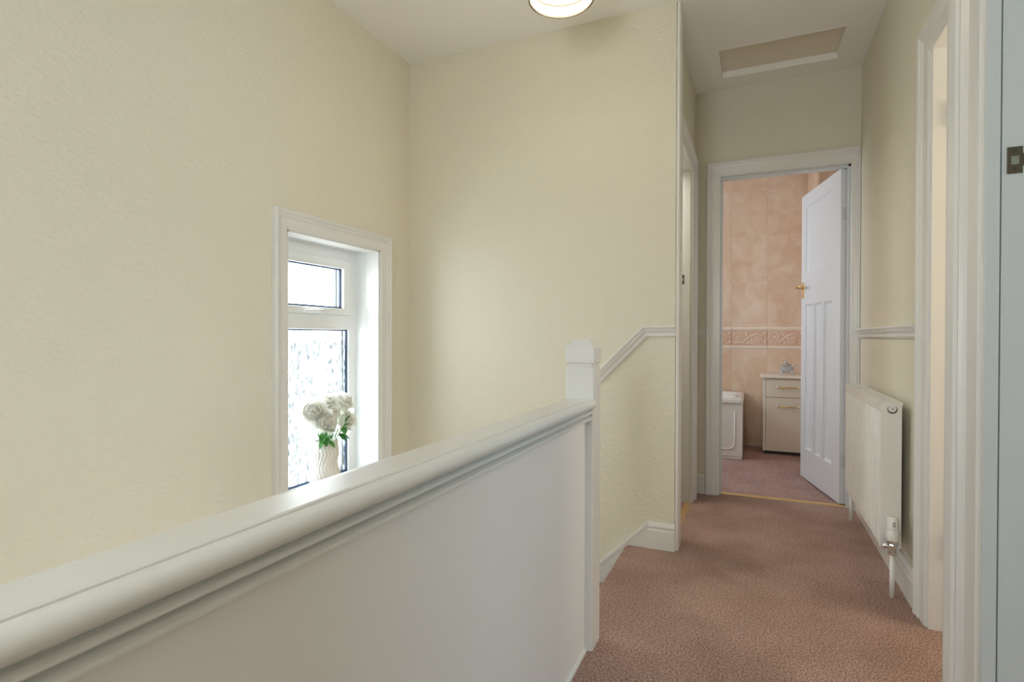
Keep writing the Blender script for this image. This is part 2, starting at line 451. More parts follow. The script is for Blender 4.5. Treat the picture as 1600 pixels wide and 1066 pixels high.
# wall behind the viewer with an unseen opening added for fill light, and the shells of the adjoining rooms
mb = MB(); RX0, RX1, RZ0, RZ1 = -0.80, -0.20, 0.85, 1.85
mb.box(XL-0.28, RX0, -1.27, -1.15, ZB, ZC); mb.box(RX1, 3.2, -1.27, -1.15, ZB, ZC)
mb.box(RX0, RX1, -1.27, -1.15, ZB, RZ0); mb.box(RX0, RX1, -1.27, -1.15, RZ1, ZC)
S(mb.build('wall_rear', CREAM), 'cream wall behind the viewer with an opening added for fill light', 'wall')
mb = MB(); mb.box(3.0, 3.1, -1.15, 1.66, -0.2, ZC); mb.box(0.63, 3.1, 1.62, 1.70, -0.2, ZC)
S(mb.build('wall_front_bedroom', CREAM), 'plain walls of the room beyond the nearest doorway', 'wall')
mb = MB(); mb.box(1.9, 2.0, 1.70, 2.6, -0.2, ZC); mb.box(0.668, 2.0, 2.5, 2.6, -0.2, ZC)
S(mb.build('wall_small_room', CREAM), 'plain cream walls of the small room on the right', 'wall')
mb = MB(); mb.box(-1.62, -1.52, YB+0.09, YE, -0.2, ZC)
S(mb.build('wall_back_bedroom', CREAM), 'plain wall inside the left-hand passage doorway', 'wall')
# ceiling with the loft hatch recess
HX0, HX1, HY0, HY1, HD = -0.19, 0.417, 3.15, 3.505, 0.038
mb = MB()
mb.box(-2.1, 3.2, -1.27, HY0, ZC, ZC+0.15); mb.box(-2.1, 3.2, HY1, YF+0.2, ZC, ZC+0.15)
mb.box(-2.1, HX0, HY0, HY1, ZC, ZC+0.15); mb.box(HX1, 3.2, HY0, HY1, ZC, ZC+0.15)
S(mb.build('ceiling', CEIL), 'matt white ceiling over the landing and passage', 'ceiling')
lh = thing('loft_hatch', ((HX0+HX1)/2, (HY0+HY1)/2, ZC), 'beige loft hatch panel recessed in the passage ceiling', 'hatch')
mb = MB(); mb.box(HX0, HX1, HY0, HY1-0.002, ZC+HD, ZC+HD+0.012); mb.build('panel', HATCH, lh)
for b_ in ((HX0, HX1, HY1-0.008, HY1), (HX0, HX1, HY0, HY0+0.008), (HX0, HX0+0.008, HY0+0.008, HY1-0.008), (HX1-0.008, HX1, HY0+0.008, HY1-0.008)):
    mb = MB(); mb.box(*b_, ZC-0.001, ZC+HD-0.002); mb.build('lining', CEIL, lh)

# ------------------------------------------------------------------ half wall, rail, newel post
PXL, PXR = -0.530, -0.484
mb = MB(); mb.box(PXL, PXR, -1.14, 1.672, -0.25, 0.735)
hw = mb.build('wall_balustrade', PANELW); S(hw, 'off-white solid half wall between the landing and the stairs', 'wall')
mb = MB(); mb.box(PXL-0.012, PXL, -1.14, 1.672, ZB, 0.735)
mb.build('stair_side_lining', CREAM, hw)
mb = MB(); mb.prism([(PXR, 0), (PXR+0.009, 0), (PXR+0.008, 0.005), (PXR, 0.009)], lambda a, b, d: (a, d, b), -1.14, 1.668)
mb.build('base_bead', GLOSS, hw)
rail = thing('handrail', (-0.497, 0.4, 0.72), 'white moulded rail capping the half wall', 'handrail')
c = -0.4965
def rp(side):
    return [(0.034, 0.7885), (0.0385, 0.7880), (0.0435, 0.7855), (0.0475, 0.7810), (0.0490, 0.7750), (0.0475, 0.7690), (0.0430, 0.7648),
            (0.0340, 0.7625), (0.0225, 0.7605), (0.0205, 0.7580), (0.0225, 0.7560), (0.0300, 0.7545), (0.0365, 0.7515), (0.0378, 0.7490), (0.0365, 0.7470),
            (0.0290, 0.7455), (0.0195, 0.7445), (0.0180, 0.7420), (0.0200, 0.7400), (0.0280, 0.7385), (0.0340, 0.7345), (0.0350, 0.7310), (0.0335, 0.7270), (0.0270, 0.7235), (0.0125, 0.7215)]
R_ = rp(1)
cap_poly = [(c+u, z) for u, z in R_] + [(c-u, z) for u, z in reversed(R_)]
cap_poly = cap_poly[:]                       # moulded body; flat fillet strip on top is its own part
mb = MB(); mb.prism(cap_poly, lambda a, b, d: (a, d, b), -1.14, 1.668)
ro = mb.build('moulding', GLOSS, rail)
for p in ro.data.polygons: p.use_smooth = True
es = ro.modifiers.new('edge', 'EDGE_SPLIT'); es.split_angle = math.radians(38)
top = [(c-0.041, 0.7862), (c-0.040, 0.7905), (c-0.032, 0.7915), (c+0.022, 0.7915), (c+0.0265, 0.7905), (c+0.0275, 0.7862)]
mb = MB(); mb.prism(top, lambda a, b, d: (a, d, b), -1.14, 1.668)
mb.build('top_board', GLOSS, rail)
NX0, NX1, NY0, NY1 = -0.549, -0.459, 1.668, 1.760
nw = thing('newel_post', ((NX0+NX1)/2, (NY0+NY1)/2, 0), 'square white newel post with chamfered cap at the end of the half wall', 'post')
mb = MB(); mb.box(NX0, NX1, NY0, NY1, -0.25, 0.893); mb.build('shaft', GLOSS, nw, 0.006, seg=3)
mb = MB(); mb.box(NX0+0.007, NX1-0.007, NY0+0.007, NY1-0.007, 0.885, 0.912); mb.build('neck', GLOSS, nw)
cx, cy = (NX0+NX1)/2, (NY0+NY1)/2
def sq(h, z): return [(cx-h, cy-h, z), (cx+h, cy-h, z), (cx+h, cy+h, z), (cx-h, cy+h, z)]
H_ = 0.047
mb = sweep_piece([sq(H_-0.004, 0.901), sq(H_, 0.905), sq(H_, 0.951), sq(H_-0.003, 0.955), sq(H_-0.018, 0.972), sq(H_-0.021, 0.976), sq(H_-0.024, 0.978)])
mb.build('cap', GLOSS, nw, 0.002)

# ------------------------------------------------------------------ dado rails and skirting
d0 = thing('trim_1', (-0.5, YB, 1.0), 'white dado rail stepping down beside the stairs on the back wall', 'dado rail', kind='structure')
k = math.tan(math.radians(22.5))
profile_run(DADO, (-0.330, YB, 0.988), (-0.457, YB, 0.988), (0, -1, 0), GLOSS, 'level_length', d0, k1=k)
sd = Vector((-1, 0, -1)).normalized(); su = Vector((-1, 0, 1)).normalized()
profile_run(DADO, (-0.457, YB, 0.988), (-1.70, YB, 0.988-1.243), (0, -1, 0), GLOSS, 'sloping_length', d0, side=su, k0=-k)
b0 = thing('baseboard_back', (-0.5, YB, 0), 'white skirting on the back wall turning down along the stairs', 'skirting', kind='structure')
profile_run(SKIRT(), (-0.330, YB, 0.0), (-0.452, YB, 0.0), (0, -1, 0), GLOSS, 'level_length', b0)
# stair string: board below the sloping moulding
T = Vector((-0.452, YB, 0.123)); E_ = Vector((-1.72, YB, 0.123-1.268))
mb = MB()
mb.prism([(T.x, T.z-0.012), (E_.x, E_.z-0.012), (E_.x, E_.z-0.42), (T.x, T.z-0.42)], lambda a, b, d: (a, d, b), YB-0.016, YB)
mb.build('string_board', GLOSS, b0)
P_ = [(0, 0), (0, 0.018), (-0.008, 0.019), (-0.017, 0.017), (-0.022, 0.016), (-0.024, 0.013), (-0.034, 0.013), (-0.036, 0.0)]
A = [T + Vector((0, -o, 0)) + Vector((0, 0, h*1.41)) for h, o in P_]
B = [E_ + Vector((0, -o, 0)) + Vector((0, 0, h*1.41)) for h, o in P_]
sweep_piece([A, B]).build('string_moulding', GLOSS, b0)
# passage pieces
d1 = thing('trim_2', (-0.31, YE, 1.0), 'short white dado rail left of the bathroom doorway', 'dado rail', kind='structure')
profile_run(DADO, (XHL, YE, 0.983), (-0.280, YE, 0.983), (0, -1, 0), GLOSS, 'length', d1)
b1 = thing('baseboard_end', (-0.31, YE, 0), 'short white skirting left of the bathroom doorway', 'skirting', kind='structure')
profile_run(SKIRT(0.12), (XHL, YE, 0), (-0.280, YE, 0), (0, -1, 0), GLOSS, 'length', b1)
d2 = thing('trim_3', (XR, 3.0, 1.0), 'white dado rail above the radiator on the right wall', 'dado rail', kind='structure')
profile_run(DADO, (XR, YE-0.035, 0.985), (XR, 2.395, 0.985), (-1, 0, 0), GLOSS, 'length', d2)
b2 = thing('baseboard_right', (XR, 3.0, 0), 'white skirting along the right passage wall under the radiator', 'skirting', kind='structure')
profile_run(SKIRT(0.13), (XR, YE-0.03, 0), (XR, 2.395, 0), (-1, 0, 0), GLOSS, 'length', b2)

# ------------------------------------------------------------------ bathroom doorway and door
t1 = thing('trim_4', ((BO0+BO1)/2, YE, 0), 'white moulded frame around the bathroom doorway', 'door frame', kind='structure')
architrave(t1, lambda a, z, v: (a, YE-v, z), BO0, BO1, 0, BOT, 0.080, 0.044, 0.088)
for x0, x1 in ((BO0-0.016, BO0), (BO1, BO1+0.016)):
    mb = MB(); mb.box(x0, x1, YE, YE+0.12, 0, BOT+0.016); mb.build('jamb', JAMBW, t1)
mb = MB(); mb.box(BO0, BO1, YE, YE+0.12, BOT, BOT+0.016); mb.build('jamb_head', JAMBW, t1)
mb = MB(); mb.box(BO0, BO0+0.012, YE+0.035, YE+0.075, 0, BOT); mb.build('door_stop', JAMBW, t1)
mb = MB(); mb.box(BO1-0.012, BO1, YE+0.02, YE+0.06, 0, BOT); mb.build('door_stop', JAMBW, t1)
mb = MB(); mb.box(BO0, BO1, YE+0.02, YE+0.06, BOT-0.012, BOT); mb.build('door_stop', JAMBW, t1)
ts = MB(); ts.prism([(-0.018, 0), (-0.014, 0.005), (0.014, 0.005), (0.018, 0)], lambda a, b, d: (d, YE+0.055+a, b), BO0+0.001, BO1-0.001)
tag(ts.build('threshold_strip', BRASS2), 'thin brass carpet strip across the bathroom doorway', 'threshold strip')

DW, DT, DZ0, DZ1 = 0.690, 0.035, 0.008, 1.978
ang = math.atan2(0.693, -0.160)           # direction from hinge to free edge
door = thing('door_1', (0.494, YE+0.075, 0), 'open white panelled bathroom door with brass handle', 'door', kind='structure', rotz=ang)
# local x = along the leaf from the hinge, local y = +: face towards the viewer side (-X world), 0..DT
def dbox(x0, x1, z0, z1, name, y0=0.0, y1=DT, mat=DOORW, bevel=0.0, parent=None):
    mb = MB(); mb.box(x0, x1, y0, y1, z0, z1)
    return mb.build(name, mat, parent or door, bevel, local=True)
pan_top = (0.120, 0.600, 1.425, 1.888)
low = [(0.120, 0.258), (0.306, 0.424), (0.472, 0.600)]
LZ0, LZ1 = 0.215, 1.214
dbox(0, 0.120, DZ0, DZ1, 'stile'); dbox(0.600, DW, DZ0, DZ1, 'stile')
dbox(0.120, 0.600, 1.888, DZ1, 'rail'); dbox(0.120, 0.600, LZ1, 1.425, 'rail'); dbox(0.120, 0.600, DZ0, LZ0, 'rail')
dbox(0.258, 0.306, LZ0, LZ1, 'mullion'); dbox(0.424, 0.472, LZ0, LZ1, 'mullion')
for (x0, x1, z0, z1) in [pan_top] + [(a, b, LZ0, LZ1) for a, b in low]:
    pnl = dbox(x0, x1, z0, z1, 'panel', 0.014, DT-0.014)
    w = 0.013
    for face in (0, 1):
        yo, yi = ((DT-0.0035, DT-0.014) if face else (0.0035, 0.014))
        O = [(x0, yo, z0), (x1, yo, z0), (x1, yo, z1), (x0, yo, z1)]
        I = [(x0+w, yi, z0+w), (x1-w, yi, z0+w), (x1-w, yi, z1-w), (x0+w, yi, z1-w)]
        Bk = [(x0, yi, z0), (x1, yi, z0), (x1, yi, z1), (x0, yi, z1)]
        mb = MB(); fs = []
        for i in range(4):
            j = (i+1) % 4; fs += [(i, j, 4+j, 4+i)]
        mb.add(O+I, fs)
        mb.build('panel_moulding', DOORW, pnl, local=True)
def dhandle(face):
    s = 1 if face else -1; y = DT if face else 0.0
    h = MB(); h.box(DW-0.058, DW-0.020, min(y, y+s*0.004), max(y, y+s*0.004), 1.262, 1.372)
    pl = h.build('handle_plate', BRASS, door, 0.0015, local=True)
    h = MB(); X0 = DW-0.039
    h.tube([(X0, y, 1.335), (X0, y+s*0.045, 1.335)], [0.009, 0.008], 12)
    h.tube([(X0+0.004, y+s*0.045, 1.335), (X0-0.03, y+s*0.049, 1.337), (X0-0.065, y+s*0.047, 1.338), (X0-0.092, y+s*0.043, 1.334)], [0.010, 0.009, 0.0075, 0.008], 12)
    h.build('lever', BRASS, pl, local=True)
dhandle(1); dhandle(0)
for z in (1.675, 0.22):
    h = MB(); h.tube([(-0.004, -0.003, z), (-0.004, -0.003, z+0.076)], 0.005, 8); h.box(-0.001, 0.0, 0.0, 0.028, z, z+0.076)
    h.build('hinge', JAMBW, door, local=True)

# ------------------------------------------------------------------ passage left doorway (only its far side shows)
t2 = thing('trim_5', (XHL, 3.1, 0), 'white moulded frame of the doorway on the left of the passage', 'door frame', kind='structure')
architrave(t2, lambda a, z, v: (XHL+v, a, z), 2.796, 3.409, 0, 1.97, 0.085, 0.108, 0.088, t=0.026)
for y0, y1 in ((2.78, 2.796), (3.409, 3.425)):
    mb = MB(); mb.box(XHL-0.11, XHL, y0, y1, 0, 1.986); mb.build('jamb', JAMBW, t2)
mb = MB(); mb.box(XHL-0.11, XHL, 2.796, 3.409, 1.97, 1.986); mb.build('jamb_head', JAMBW, t2)
mb = MB(); mb.box(XHL-0.034, XHL-0.002, 3.401, 3.409, 0, 1.97); mb.build('door_stop', JAMBW, t2)
def strike(parent, fn, w=0.027, h=0.059, mat=BRONZE):
    """fn(a, z, v): a along the jamb, v off its surface; plate with latch hole, screws and lip"""
    def bx(a0, a1, z0, z1, v0, v1, m):
        ps = [fn(a, z, v) for v in (v0, v1) for z in (z0, z1) for a in (a0, a1)]
        m.add(ps, [(0,2,3,1),(4,5,7,6),(0,1,5,4),(2,6,7,3),(0,4,6,2),(1,3,7,5)])
    m = MB()
    bx(0, 0.007, 0, h, 0, 0.002, m); bx(w-0.006, w, 0, h, 0, 0.002, m)
    bx(0.007, w-0.006, 0, h*0.34, 0, 0.002, m); bx(0.007, w-0.006, h*0.66, h, 0, 0.002, m)
    bx(w, w+0.010, h*0.27, h*0.74, -0.003, 0.0015, m)
    pl = m.build('strike_plate', mat, parent)
    m = MB(); bx(0.007, w-0.006, h*0.34, h*0.66, 0.0002, 0.0006, m); m.build('latch_hole', STEEL, pl)
    for zz in (0.16, 0.84):
        m = MB(); n = 10; cz = h*zz; ca = w*0.5
        m.add([fn(ca+0.003*math.cos(2*PI*i/n), cz+0.003*math.sin(2*PI*i/n), 0.0024) for i in range(n)] + [fn(ca+0.003*math.cos(2*PI*i/n), cz+0.003*math.sin(2*PI*i/n), 0.001) for i in range(n)],
              [tuple(range(n))] + [(i, (i+1) % n, n+(i+1) % n, n+i) for i in range(n)])
        m.build('screw', DARK, pl)
strike(t2, lambda a, z, v: (XHL-0.036-a, 3.409-v, 1.302+z), 0.022, 0.056)
ts = MB(); ts.prism([(-0.016, 0), (-0.012, 0.005), (0.012, 0.005), (0.016, 0)], lambda a, b, d: (XHL-0.012+a, d, b), 2.797, 3.40)
tag(ts.build('threshold_strip', BRASS2), 'brass carpet strip in the left-hand passage doorway', 'threshold strip')

# ------------------------------------------------------------------ far right doorway
t3 = thing('trim_6', (XR, 2.0, 0), 'white moulded frame of the doorway beside the radiator', 'door frame', kind='structure')
architrave(t3, lambda a, z, v: (XR-v, a, z), 1.70, 2.275, 0, 1.955, 0.02, 0.112, 0.105, t=0.020, legs='TR')
mb = MB(); mb.box(XR-0.004, XR+0.12, 2.263, 2.277, 0, 1.97); jb = mb.build('jamb', GLOSS, t3)
mb = MB(); mb.box(XR, XR+0.12, 1.752, 2.263, 1.955, 1.97); mb.build('jamb_head', GLOSS, t3)
mb = MB(); mb.box(XN+0.12, XR+0.12, 1.70, 1.752, 0, 1.97); mb.build('jamb', GLOSS, t3)
for z in (0.25, 1.69):
    m = MB(); m.box(XR+0.040, XR+0.046, 2.258, 2.263, z, z+0.085); m.tube([(XR+0.043, 2.256, z), (XR+0.043, 2.256, z+0.085)], 0.005, 8)
    m.build('hinge', JAMBW, t3)
ts = MB(); ts.prism([(-0.016, 0), (-0.012, 0.005), (0.012, 0.005), (0.016, 0)], lambda a, b, d: (XR+0.06+a, d, b), 1.76, 2.262)
tag(ts.build('threshold_strip', BRASS2), 'brass carpet strip in the doorway beside the radiator', 'threshold strip')

# ------------------------------------------------------------------ nearest right doorway: far side of its frame
t4 = thing('trim_7', (0.47, 1.6, 0), 'wide white door casing at the right edge with dark strike plate', 'door frame', kind='structure')
NP = [(1.558, XN), (1.558, 0.474), (1.566, 0.470), (1.576, 0.470), (1.580, 0.466), (1.606, 0.464), (1.636, 0.463), (1.646, 0.458), (1.656, 0.452),
      (1.664, 0.452), (1.668, 0.457), (1.676, 0.457), (1.684, 0.449), (1.716, 0.445), (1.728, 0.445), (1.735, 0.448), (1.738, 0.456), (1.738, XN)]
mb = MB(); mb.prism(NP, lambda a, b, d: (b, a, d), 0.0, 2.10); mb.build('architrave_leg', GLOSS, t4)
mb = MB(); mb.prism([(0.70, XN), (0.70, 0.455), (1.738, 0.455), (1.738, XN)], lambda a, b, d: (b, a, d), 2.10, 2.19); mb.build('architrave_head', GLOSS, t4)
mb = MB(); mb.box(0.471, 0.4985, 1.557, 1.572, 0, 2.02); mb.build('door_stop', JAMBW, t4, 0.0015)
mb = MB(); mb.box(0.5020, XN+0.13, 1.560, 1.572, 0, 2.02); mb.build('jamb', JAMBW, t4)
mb = MB(); mb.box(XN, XN+0.13, 0.78, 0.795, 0, 2.02); mb.build('jamb', JAMBW, t4)
mb = MB(); mb.box(XN, XN+0.13, 0.795, 1.557, 2.0, 2.02); mb.build('jamb_head', JAMBW, t4)
strike(t4, lambda a, z, v: (0.5105+a, 1.560-v, 1.349+z))

# ------------------------------------------------------------------ stairwell window
def wf(a, z, v): return (XL+v, a, z)
t5 = thing('trim_8', (XL, 2.03, WZ0), 'white moulded surround and sill of the stairwell window', 'window surround', kind='structure')
architrave(t5, wf, WY0, WY1, WZ0, WZ1, 0.072, 0.082, 0.080, t=0.022)
WL = XL-0.080; WX = -1.94
for y0, y1 in ((WY0, WY0+0.010), (WY1-0.010, WY1)):
    mb = MB(); mb.box(WL, XL+0.004, y0, y1, WZ0, WZ1); mb.build('reveal_lining', GLOSS, t5)
mb = MB(); mb.box(WL, XL+0.004, WY0, WY1, WZ1-0.008, WZ1); mb.build('reveal_lining', GLOSS, t5)
for y0, y1 in ((WY0, WY0+0.003), (WY1-0.003, WY1)):
    mb = MB(); mb.box(WX, WL-0.007, y0, y1, WZ0, WZ1); mb.build('plastic_lining', UPVC, t5)
mb = MB(); mb.box(WX, WL-0.007, WY0, WY1, WZ1-0.003, WZ1); mb.build('plastic_lining', UPVC, t5)
mb = MB(); mb.box(WX-0.01, XL+0.055, WY0-0.08, WY1+0.08, WZ0-0.028, WZ0); mb.box(WX-0.01, XL, WY0, WY1, WZ0-0.028, WZ0)
mb = MB(); mb.box(WX-0.01, XL+0.02, WY0, WY1, WZ0-0.02, WZ0+0.004); mb.box(XL, XL+0.05, WY0-0.085, WY1+0.09, WZ0-0.024, WZ0+0.004); mb.build('sill_board', GLOSS, t5, 0.004)
win = thing('window_1', (WX, 2.03, WZ0), 'white plastic stairwell window with small top opener over rippled pane', 'window', kind='structure')
FY0, FY1, FZ0, FZ1 = WY0, WY1, WZ0+0.004, WZ1+0.006
XB_ = WX-0.065
GY0, GY1 = 1.776, 2.283
def wbox(x0, x1, y0, y1, z0, z1, name, mat=UPVC, bevel=0.003, parent=None):
    mb = MB(); mb.box(x0, x1, y0, y1, z0, z1); return mb.build(name, mat, parent or win, bevel)
wbox(XB_, WX, FY0, GY0, FZ0, FZ1, 'frame_side'); wbox(XB_, WX, GY1, FY1, FZ0, FZ1, 'frame_side')
wbox(XB_, WX, GY0, GY1, 1.374, FZ1, 'frame_head'); wbox(XB_, WX, GY0, GY1, FZ0, 0.280, 'frame_sill')
wbox(XB_, WX, GY0, GY1, 1.020, 1.094, 'transom')
# opener sash (a part with its own pieces)
SY0, SY1, SZ0, SZ1 = 1.783, 2.277, 1.094, 1.374
VY0, VY1, VZ0, VZ1 = 1.836, 2.224, 1.127, 1.330
mb = MB()
mb.box(XB_+0.01, WX+0.018, SY0, VY0, SZ0, SZ1); mb.box(XB_+0.01, WX+0.018, VY1, SY1, SZ0, SZ1)
mb.box(XB_+0.01, WX+0.018, VY0, VY1, SZ0, VZ0); mb.box(XB_+0.01, WX+0.018, VY0, VY1, VZ1, SZ1)
sash = mb.build('opener_sash', UPVC, win, 0.0025)
def glazing(y0, y1, z0, z1, x, mat, parent):
    wbox(x-0.024, x-0.020, y0, y1, z0, z1, 'pane', mat, 0, parent)
    for (a, b, c_, d_) in ((y0, y0+0.011, z0, z1), (y1-0.011, y1, z0, z1), (y0, y1, z0, z0+0.010), (y0, y1, z1-0.007, z1)):
        wbox(x-0.019, x-0.012, a, b, c_, d_, 'glazing_gasket', SPACER, 0, parent)
    for (a, b) in ((y0+0.013, y0+0.024), (y1-0.024, y1-0.013)):
        wbox(x-0.036, x-0.027, a, b, z0, z1, 'spacer_bar', GASKET, 0, parent)
glazing(VY0, VY1, VZ0, VZ1, WX+0.012, CLEARG, sash)
glazing(GY0, GY1, 0.280, 1.020, WX, OBSCG, win)
m = MB(); m.tube([(WX+0.017, 2.035, 1.110), (WX+0.040, 2.035, 1.108)], 0.009, 10)
m.tube([(WX+0.040, 2.050, 1.109), (WX+0.044, 1.99, 1.106), (WX+0.043, 1.930, 1.103)], [0.009, 0.007, 0.006], 10)
m.build('handle', UPVC, sash)
mb = MB(); mb.box(-14, -2.15, -8, 12, -3.1, -3.0)
S(mb.build('ground_outside', OUTG), 'pale ground outside the stairwell window', 'ground')

# ------------------------------------------------------------------ vase of white peonies on the sill
VX, VY, VZ = -1.846, 2.012, WZ0+0.005
vp = []
H = 0.275
KN = [(0.0, 0.066), (0.03, 0.074), (0.20, 0.0765), (0.40, 0.066), (0.62, 0.0505), (0.80, 0.0590), (0.94, 0.0535), (1.0, 0.0530)]
for i in range(61):
    t = i/60; z = VZ + H*t
    j = max(q for q in range(len(KN)-1) if KN[q][0] <= t)
    f_ = (t-KN[j][0])/(KN[j+1][0]-KN[j][0]); f_ = (1-math.cos(PI*f_))/2
    vp.append((KN[j][1]*(1-f_)+KN[j+1][1]*f_, z))
def ribbed(r, z, a):
    tw = 0.17*math.sin(2*PI*(z-VZ)/0.125)
    return r*(1 + 0.062*abs(math.sin(11*(a+tw))) - 0.03)
mb = MB(); mb.lathe(vp, VX, VY, 176, cap=False, rfun=ribbed)
inner = [(r-0.007, z) for r, z in reversed(vp)]
n0 = len(mb.v); mb.lathe(inner[:-3], VX, VY, 48, cap=False)
m_ = len(mb.v)
mb.f.append(tuple(range(176))[::-1]); mb.sm.append(False)
vase = mb.build('vase', CERAM); tag(vase, 'white ribbed wavy ceramic vase on the window sill', 'vase')
m = MB(); m.lathe([(0.049, VZ+H-0.001), (0.0545, VZ+H+0.001), (0.056, VZ+H-0.003)], VX, VY, 48, cap=False); m.build('rim', CERAM, vase)

def petal(mb, base, dirv, up, length, width, curl):
    """a cupped petal: 4 x 5 grid"""
    d = Vector(dirv).normalized(); u = Vector(up); u = (u - d*u.dot(d)).normalized(); s_ = d.cross(u)
    vs = []; nu, nv = 5, 5
    for i in range(nu):
        t = i/(nu-1)
        w = width*math.sin(PI*(0.16+0.72*t))**0.8
        for j in range(nv):
            q = -1 + 2*j/(nv-1)
            ruf = 0.05*length*math.sin(5*q + 7*t)*t
            p = Vector(base) + d*(length*t*(1-0.08*q*q)) + s_*(w*q) + u*(curl*length*(t*t) + 0.35*width*q*q + ruf)
            vs.append(p)
    fs = [(i*nv+j, i*nv+j+1, (i+1)*nv+j+1, (i+1)*nv+j) for i in range(nu-1) for j in range(nv-1)]
    mb.add(vs, fs, True)
def leaf(mb, base, dirv, length, width, droop):
    d = Vector(dirv).normalized(); s_ = d.cross(Vector((0, 0, 1))).normalized(); u = s_.cross(d)
    vs = []; n = 7
    for i in range(n):
        t = i/(n-1); w = width*(math.sin(PI*min(1, t*0.97+0.03))**0.75) if t < 1 else 0.0005
        c_ = Vector(base) + d*(length*t) + Vector((0, 0, -droop*length*t*t))
        vs += [c_ - s_*w + u*w*0.35, c_, c_ + s_*w + u*w*0.35]
    fs = []
    for i in range(n-1):
        for j in range(2): fs.append((i*3+j, i*3+j+1, (i+1)*3+j+1, (i+1)*3+j))
    mb.add(vs, fs, True)
def peony(cpos, r, facing, seed, label):
    rnd = random.Random(seed)
    c_ = Vector(cpos)
    root = thing('peony_flower', (VX, VY, VZ+H-0.06), label, 'flower', 'white peonies in the ribbed vase')
    ax = Vector(facing).normalized()
    a1 = ax.orthogonal().normalized(); a2 = ax.cross(a1)
    mb = MB()
    for ring, (npet, tilt, ln, wd) in enumerate(((6, 92, 1.0, 0.56), (6, 66, 1.0, 0.54), (5, 40, 0.98, 0.46), (4, 16, 0.94, 0.36))):
        for q in range(npet):
            an = 2*PI*(q + 0.5*(ring % 2) + rnd.uniform(-.12, .12))/npet
            rad = math.cos(an)*a1 + math.sin(an)*a2
            ti = math.radians(tilt + rnd.uniform(-8, 8))
            d = rad*math.sin(ti) + ax*math.cos(ti)
            base = c_ - ax*r*0.35
            petal(mb, base, d, ax*math.sin(ti) - rad*math.cos(ti), r*ln*rnd.uniform(0.92, 1.06)*(1.0 if ring < 2 else 1.12), r*wd, 0.30)
    bl = mb.build('bloom', PETAL, root)
    md = bl.modifiers.new('smooth', 'SUBSURF'); md.levels = 1; md.render_levels = 1
    mb = MB(); mb.ball(c_ - ax*r*0.05, r*0.60, r*0.60, r*0.58); mb.build('flower_heart', PETAL, root)
    mb = MB(); foot = Vector((VX + 0.3*(c_.x-VX)*0.4, VY + 0.3*(c_.y-VY)*0.4, VZ+H-0.09))
    pts = []
    for i in range(7):
        t = i/6; pts.append(foot.lerp(c_ - ax*r*0.3, t) + Vector((0, 0, 0.012*math.sin(PI*t))))
    mb.tube(pts, 0.0032, 8); mb.build('stem', STEM, root)
    return root, pts
fl_specs = [((-1.842, 1.925, 0.640), 0.078, (0.70, -0.55, 0.35), 'large white peony at the left of the vase bouquet'),
            ((-1.795, 1.952, 0.594), 0.066, (0.9, -0.35, 0.10), 'white peony in the front middle of the bouquet above the leaves'),
            ((-1.870, 2.040, 0.662), 0.070, (0.55, -0.2, 0.75), 'white peony topmost in the middle of the bouquet'),
            ((-1.862, 2.145, 0.658), 0.072, (0.65, 0.1, 0.65), 'white peony at the upper right of the bouquet'),
            ((-1.825, 2.120, 0.572), 0.066, (0.85, 0.1, 0.15), 'white peony low at the right of the bouquet by the frame'),
            ((-1.830, 2.020, 0.622), 0.062, (0.9, -0.2, 0.35), 'white peony nestled in the very centre of the bouquet')]
for i, (c_, r_, f_, lb) in enumerate(fl_specs):
    peony(c_, r_, f_, 20+i, lb)
def sprig(pos, label, leaves, seed):
    rnd = random.Random(seed)
    root = thing('leaf_sprig', (VX, VY, VZ+H-0.06), label, 'leaf sprig', 'green sprigs in the ribbed vase')
    p0 = Vector((VX+0.012, VY, VZ+H-0.08)); p1 = Vector(pos)
    pts = [p0.lerp(p1, t/5) + Vector((0, 0, 0.012*math.sin(PI*t/5))) for t in range(6)]
    m = MB(); m.tube(pts, 0.0025, 6); m.build('stem', STEM, root)
    for (t, d, ln, wd, dr) in leaves:
        m = MB(); i = min(5, int(t*5)); leaf(m, pts[i], d, ln, wd, dr); m.build('leaf', LEAF, root)
sprig((-1.800, 1.955, 0.545), 'leafy green sprig hanging over the left of the vase rim',
      [(1.0, (0.45, -0.8, -0.25), 0.060, 0.018, 0.5), (0.9, (0.8, -0.3, 0.15), 0.058, 0.020, 0.3), (0.8, (0.7, -0.65, -0.5), 0.055, 0.017, 0.3), (1.0, (0.6, 0.35, 0.25), 0.055, 0.018, 0.3), (0.7, (0.9, 0.1, -0.3), 0.05, 0.017, 0.4), (0.6, (0.2, -0.95, 0.0), 0.055, 0.016, 0.6)], 3)
sprig((-1.780, 2.075, 0.575), 'leafy green sprig between the right-hand peonies',
      [(1.0, (0.4, 0.1, 0.8), 0.050, 0.018, 0.2), (0.9, (0.5, 0.5, 0.5), 0.048, 0.017, 0.2), (0.8, (0.75, -0.5, -0.2), 0.05, 0.016, 0.3), (0.7, (0.8, 0.4, -0.2), 0.052, 0.017, 0.3), (0.6, (0.8, -0.1, -0.3), 0.045, 0.016, 0.3), (0.8, (0.6, 0.75, -0.1), 0.055, 0.016, 0.3)], 5)

